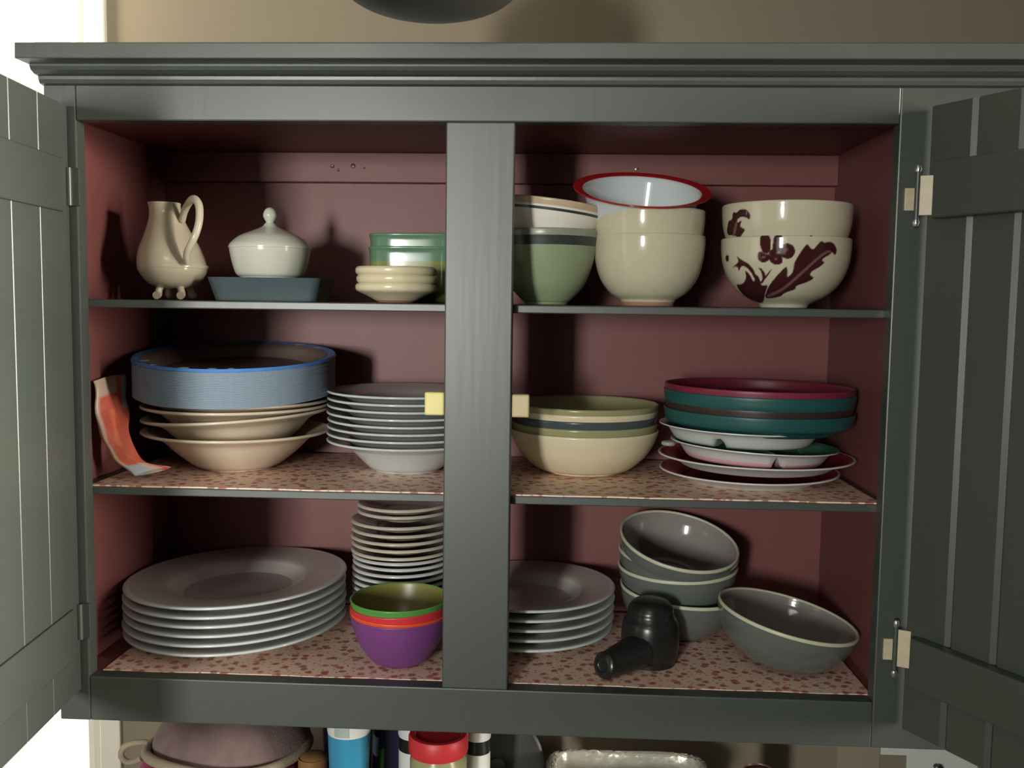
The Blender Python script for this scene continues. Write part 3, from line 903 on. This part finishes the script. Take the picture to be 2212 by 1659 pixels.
# tall stack of small saucers behind the coloured bowls
creamw = mat('warm_white_china', (200, 192, 168), 0.15, 0.04, 30)
decor = mat('rust_patterned_china', (188, 160, 128), 0.15, 0.35, 160)
def saucer(R, h, mt, band=None, inner=None):
    return dish('saucer', [(0, 0), (R * .50, 0), (R * .53, .0014), (R * .70, h * .35), (R * .97, h), (R, h)], .0030, [mt, band or mt, inner or mauve], inner_m=2, sharp=(1,), bands=[(h * .35, h * .8, 1)] if band else None)
sB = saucer(.0645, .0110, creamw); sC = saucer(.0640, .0110, creamw, decor); sD = saucer(.0630, .0110, china2)
zs = []
z = P3
i = 0
levels = [-.4145 + .0083 * k for k in range(10)] + [-.3325, -.3255, -.3158, -.3070, -.2975, -.2868]
names = {15: 'topmost of the wider saucers', 14: 'second wide one down, with rust pattern', 13: 'third of the wider saucers from the top', 12: 'fourth of the wider saucers from the top',
         11: 'fifth of the wider saucers from the top', 10: 'sixth of the wider saucers from the top', 9: 'seventh of the wider saucers from the top'}
for k, zz in enumerate(levels):
    if k >= 10: zz -= .0
    ms = sD if k < 11 else (sC if k == 14 else sB)
    lb = 'small white saucer in the tall stack, %s' % names[k] if k in names else 'small white saucer low in the tall stack, behind the purple bowl'
    place('saucer', ms, -.1989 + random.uniform(-.001, .001), .215, zz, lb, 'saucer', 'small saucers in the tall stack', tilt=(random.uniform(-.3, .3), -.4))
for k, (zz, nm) in enumerate(((-.2735, 'lower'), (-.2650, 'upper'))):
    place('saucer', saucer(.0590, .0105, creamw), -.1960, .215, zz, 'smaller cream saucer on top of the tall stack, %s of the two' % nm, 'saucer', 'small saucers in the tall stack', tilt=(0, -.6))

# children's coloured bowls
def kid(mt, inner, R=.0574):
    return dish('plastic_bowl', [(0, 0), (.0230, 0), (.0250, .0008), (.0340, .0060), (.0470, .0240), (.0545, .0430), (R, .0560), (R + .0006, .0580)], .0018, [mt, inner], inner_m=1, rim_m=0, sharp=(1,), lip=1.3)
for k, (mt, inn, dz, nm, tl) in enumerate(((kpurple, kpurple, 0, 'purple plastic bowl standing on the shelf paper, holding three brighter bowls', (0, 0)), (korange, korange, .0040, 'orange plastic bowl nested in the purple bowl', (0, 1.0)),
                            (kred, kred, .0115, 'red plastic bowl between the orange and green bowls', (0, -1.6)), (kgreen, kolive, .0190, 'green plastic bowl with olive inside, on top of the nested coloured bowls', (0, -.5)))):
    place('plastic_bowl', kid(mt, inn), -.1790, .0750, P3 + dz + (.058), nm, 'bowl', 'coloured plastic bowls', tilt=tl, rim_h=.058)

# grey stoneware bowls
def gbowl(R, h):
    return dish('grey_bowl', [(0, 0), (R * .40, 0), (R * .44, .0012), (R * .62, h * .10), (R * .84, h * .40), (R * .96, h * .74), (R * .99, h * .93), (R, h)], .0036, [greyb, greybi, creamrim], inner_m=1, rim_m=2, sharp=(1,), bands=[(h * .955, 1, 2)])
gb = gbowl(.0768, .0560)
place('grey_bowl', gb, .1600, .206, P3, 'grey stoneware bowl with pale rim, lowest of the stack behind the black cup', 'bowl', 'stacked grey bowls', tilt=(1.5, 4.2), rest=P3)
place('grey_bowl', gb, .1610, .205, -.3245, 'grey stoneware bowl with pale rim, second from the bottom of its stack', 'bowl', 'stacked grey bowls', tilt=(2, -1.0), rim_h=.056)
place('grey_bowl', gb, .1610, .203, -.3080, 'grey stoneware bowl with pale rim, right under the tipped topmost one', 'bowl', 'stacked grey bowls', tilt=(4, 3.5), rim_h=.056)
place('grey_bowl', gb, .1610, .195, -.2900, 'grey stoneware bowl tipped to face out, topmost of the stack', 'bowl', 'stacked grey bowls', tilt=(15, 8.5), rim_h=.056)
gb2 = gbowl(.0825, .0550)
place('grey_bowl', gb2, .2785, .100, -.3560, 'single larger grey bowl with pale rim, tipped to the right at the bottom right corner', 'bowl', tilt=(1.5, 11.5), rim_h=.055, rest=P3 + .0003)

# black inverted measuring cup
mc = place('measuring_cup', lathe('measuring_cup', [tuple(p) for p in smooth_path([(0, .0020), (.0270, .0020), (.0285, .0), (.0305, .0), (.0310, .0060), (.0335, .0130), (.0345, .0300), (.0330, .0480), (.0290, .0560), (.0275, .0600), (.0265, .0660), (.0210, .0740), (.0100, .0775), (0, .0780)], 4, (1, 2, 3, 8))], [black]),
           .1175, .0990, P3, 'black plastic scoop standing upside down, its stubby handle on the shelf paper', 'scoop')
hd = tube('handle', [(-.012, -.022, .0215), (-.028, -.034, .0190), (-.043, -.046, .0165), (-.0540, -.0550, .0150)], .010, black, seg=20, n=5, radii=[.0200, .0190, .0178, .0165, .0148])
link('handle', hd, mc)
link('handle_end', lathe('handle_end', [tuple(p) for p in smooth_path([(0, -.004), (.0135, -.003), (.0155, .000), (.0150, .004), (.0110, .0065), (.0080, .0070), (.0070, .0050), (0, .0048)], 3)], [black], seg=32), mc, (-.0545, -.0555, .0150), (math.radians(80), 0, math.radians(-45)))

# ------------------------------------------------------------------ below the cabinet
CT = -0.688
ct = box('countertop', (-.60, -.16, CT - .04), (1.3, YW, CT), countm)
tag(ct, 'laminate worktop below the cabinet, carrying the jars and the foil pan', 'countertop')
# cloth bag
bagx, bagy = -.415, .13
cb_ = link('cloth_bag', None, None, (bagx, bagy, Z0 + CT))
tag(cb_, 'magenta cloth bag with mauve patterned flap and taupe piping, below the cabinet left', 'bag')
def squash(x, y, z): return (x, y * .85, z)
link('body', lathe('bag_body', [tuple(p) for p in smooth_path([(0, 0), (.085, 0), (.106, .02), (.112, .06), (.104, .10), (.090, .126), (.060, .133), (0, .134)], 5, (1,))], [cloth_m], warp=squash), cb_)
link('flap', lathe('bag_flap', [tuple(p) for p in smooth_path([(0, .126), (.086, .126), (.098, .134), (.096, .150), (.078, .172), (.04, .188), (0, .190)], 5)], [cloth_t], warp=squash), cb_, (0.012, 0, 0), (math.radians(-4), math.radians(0), 0))
ring = [(.100 * math.cos(a) + .010, .088 * math.sin(a), .136 + .006 * math.sin(-a) + .003 * math.cos(3 * a)) for a in np.linspace(0, 2 * math.pi, 41)]
link('piping', tube('bag_piping', ring, .0062, piping, n=1, closed=True), cb_)
loop = [(-.082, -.030, .150), (-.096, -.034, .151), (-.109, -.035, .146), (-.1130, -.036, .135), (-.106, -.036, .127), (-.096, -.036, .128), (-.086, -.038, .133)]
link('loop', tube('bag_loop', loop, .0036, piping, n=5), cb_)
# amber jar
place('amber_jar', lathe('amber_jar', [tuple(p) for p in smooth_path([(0, 0), (.017, 0), (.018, .01), (.018, .128), (.0165, .138), (.010, .143), (0, .144)], 4, (1,))], [amber]), -.2900, .10, CT, 'amber brown rounded lid of a jar beside the blue cup', 'jar')
# blue cup with a tube in it
cup = place('blue_cup', dish('blue_cup', [(0, 0), (.030, 0), (.032, .002), (.041, .188), (.0415, .195)], .0016, [blueglass], sharp=(1,)), -.2440, .13, CT, 'see-through dark blue plastic cup under the cabinet, behind the white-topped tube', 'cup')
tb = link('squeeze_tube', None, None, (-.2360, .060, Z0 + CT))
tag(tb, 'light blue tube with white labelled top, in front of the dark blue cup', 'tube')
link('body', lathe('tube_body', [(0, 0), (.0200, 0), (.0210, .003), (.0225, .125), (.0250, .193), (0, .193)], [blueplas], seg=48), tb)
link('label_band', lathe('label_band', [(0, .193), (.0252, .193), (.0256, .195), (.0262, .236), (0, .236)], [labelw], seg=48), tb)
pv, pf = [], []
for i in range(9):
    a = math.radians(-118 + i * 5)
    for z_ in (.1955, .213): pv.append((.0263 * math.cos(a), .0263 * math.sin(a), z_))
for i in range(8): pf.append((2 * i, 2 * i + 2, 2 * i + 3, 2 * i + 1))
link('printed_square', mesh('printed_square', pv, pf, labelg, None, True), tb)
gs = box('green_marker', (-.2155, .116, CT + .003), (-.2060, .126, CT + .145), kgreen, None, .003)
tag(gs, 'green stick standing in the dark blue cup', 'pen')
# jars
def jar(x, y, R, top, label, capm, bands):
    j = link('spice_jar', None, None, (x, y, Z0 + CT)); h = top - CT
    tag(j, label, 'jar', 'jars below the cabinet')
    pr = [(0, 0), (R * .9, 0), (R, .004), (R, h - .03), (R * .9, h - .024), (R * .9, h - .02), (0, h - .02)]
    link('body', lathe('jar_body', pr, [black if bands else oliveg], seg=48), j)
    link('lid', lathe('jar_lid', [(0, h - .022), (R * 1.02, h - .022), (R * 1.05, h - .019), (R * 1.05, h - .006 if bands else h - .003), (R * 1.0, h), (R * .85, h), (R * .8, h - .002), (0, h - .002)], [capm], [0] * 7, seg=64), j)
    if bands:
        link('label_band', lathe('jar_label', [(R * 1.004, h - .065), (R * 1.008, h - .064), (R * 1.008, h - .040), (R * 1.004, h - .039)], [labelw], seg=48), j)
        link('lid_top', lathe('lid_top', [(0, h + .0004), (R * .92, h + .0004), (R * .92, h - .004), (0, h - .004)], [blackm], seg=48), j)
    return j
jar(-.1290, .050, .0330, -.4890, 'jar with a wide bright red lid below the middle stile', redcap, False)
jar(-.1660, .115, .0200, -.5000, 'small dark jar with white lid, half hidden on the left behind the red lid', labelw, True)
jar(-.0880, .105, .0158, -.4960, 'small dark jar with white-edged lid, right of the red lid', labelw, True)
pn = place('pan_lid', lathe('pan_lid', [tuple(p) for p in smooth_path([(0, 0), (.060, 0), (.0625, .0015), (.0625, .004), (.055, .007), (.03, .010), (0, .011)], 4, (1, 2, 3))], [blackm]), -.0700, .215, CT + .0630 + .023, 'round dark pan lid standing upright behind the jars', 'pan lid')
pn.rotation_euler = (math.radians(82), 0, 0)
link('knob', lathe('knob', [(0, .010), (.006, .011), (.006, .018), (.012, .022), (.012, .028), (0, .030)], [blackm], seg=24), pn)
# foil pan
fp = link('foil_pan', None, None, (.1015, .155, Z0 + CT - .0))
tag(fp, 'crinkled silver foil roasting pan below the cabinet, right of the jars', 'pan')
rs = random.Random(3)
def foilwarp(x, y, z):
    return (x * (1 + rs.uniform(-.008, .008)), y * .62 * (1 + rs.uniform(-.010, .010)), z + rs.uniform(-.0022, .0022))
fo = dish('foil_pan', [(0, 0), (.075, 0), (.080, .004), (.090, .060), (.094, .099), (.100, .1025), (.1035, .1000)], .0018, [foilm], plan=6.0, seg=110, warp=foilwarp, sharp=(1, 5))
link('tray', fo, fp)
fold = [(.0985 * math.copysign(abs(math.cos(a)) ** .34, math.cos(a)), .061 * math.copysign(abs(math.sin(a)) ** .34, math.sin(a)), .1025 + rs.uniform(-.0015, .0015)) for a in np.linspace(0, 2 * math.pi, 97)]
link('rolled_edge', tube('foil_edge', fold, .0036, foilm, seg=7, n=1, closed=True, radii=[rs.uniform(.0024, .0044) for _ in range(80)]), fp)
# paper and card on the wall
pw = multi_box('paper_sheet', [((.4655, YW - .0012, -.618), (.600, YW, -.50)), ((.502, YW - .0012, -.70), (.600, YW, -.618))], paper)
tag(pw, 'white notched paper sheet on the tan wall below the right door', 'paper')
pc = box('beige_card', (.405, YW - .0030, -.72), (.4640, YW - .0014, -.560), card, None, 0.0004)
tag(pc, 'beige card on the tan wall beside the white paper sheet', 'card')
hk = place('wall_hook', lathe('wall_hook', [tuple(p) for p in smooth_path([(0, 0), (.004, 0), (.004, .008), (.006, .012), (0, .014)], 3)], [black], seg=20), .543, YW - .001, -.632, 'small black hook at the paper sheet on the wall', 'hook')
hk.rotation_euler = (math.radians(90), 0, 0)
# red-brown round lid peeping up right of the foil pan
place('storage_jar', lathe('storage_jar', [tuple(p) for p in smooth_path([(0, 0), (.020, 0), (.020, .108), (.018, .115), (.010, .1175), (0, .118)], 4, (1,))], [mat('russet_lid', (110, 62, 54), .4)]), .263, .15, CT, 'dark russet rounded jar top just right of the foil pan', 'jar')

# ------------------------------------------------------------------ lamp above the crown
lp = link('hanging_lamp', None, None, (-.1170, -.150, Z0 + .2655))
tag(lp, 'dark round-bottomed hanging shade above the cabinet crown', 'lamp')
link('shade', lathe('shade', [tuple(p) for p in smooth_path([(0, 0), (.030, .0016), (.058, .0085), (.0760, .0190), (.0860, .0340), (.0900, .060), (.080, .095), (.050, .125), (.016, .140), (0, .141)], 6)], [blackm], seg=96), lp)
link('rim_band', lathe('rim_band', [(.0888, .056), (.0912, .058), (.0912, .064), (.0888, .066)], [blackm], seg=96), lp)
link('cord', tube('cord', [(0, 0, .138), (0, 0, CEIL - .260)], .003, black, n=1), lp)
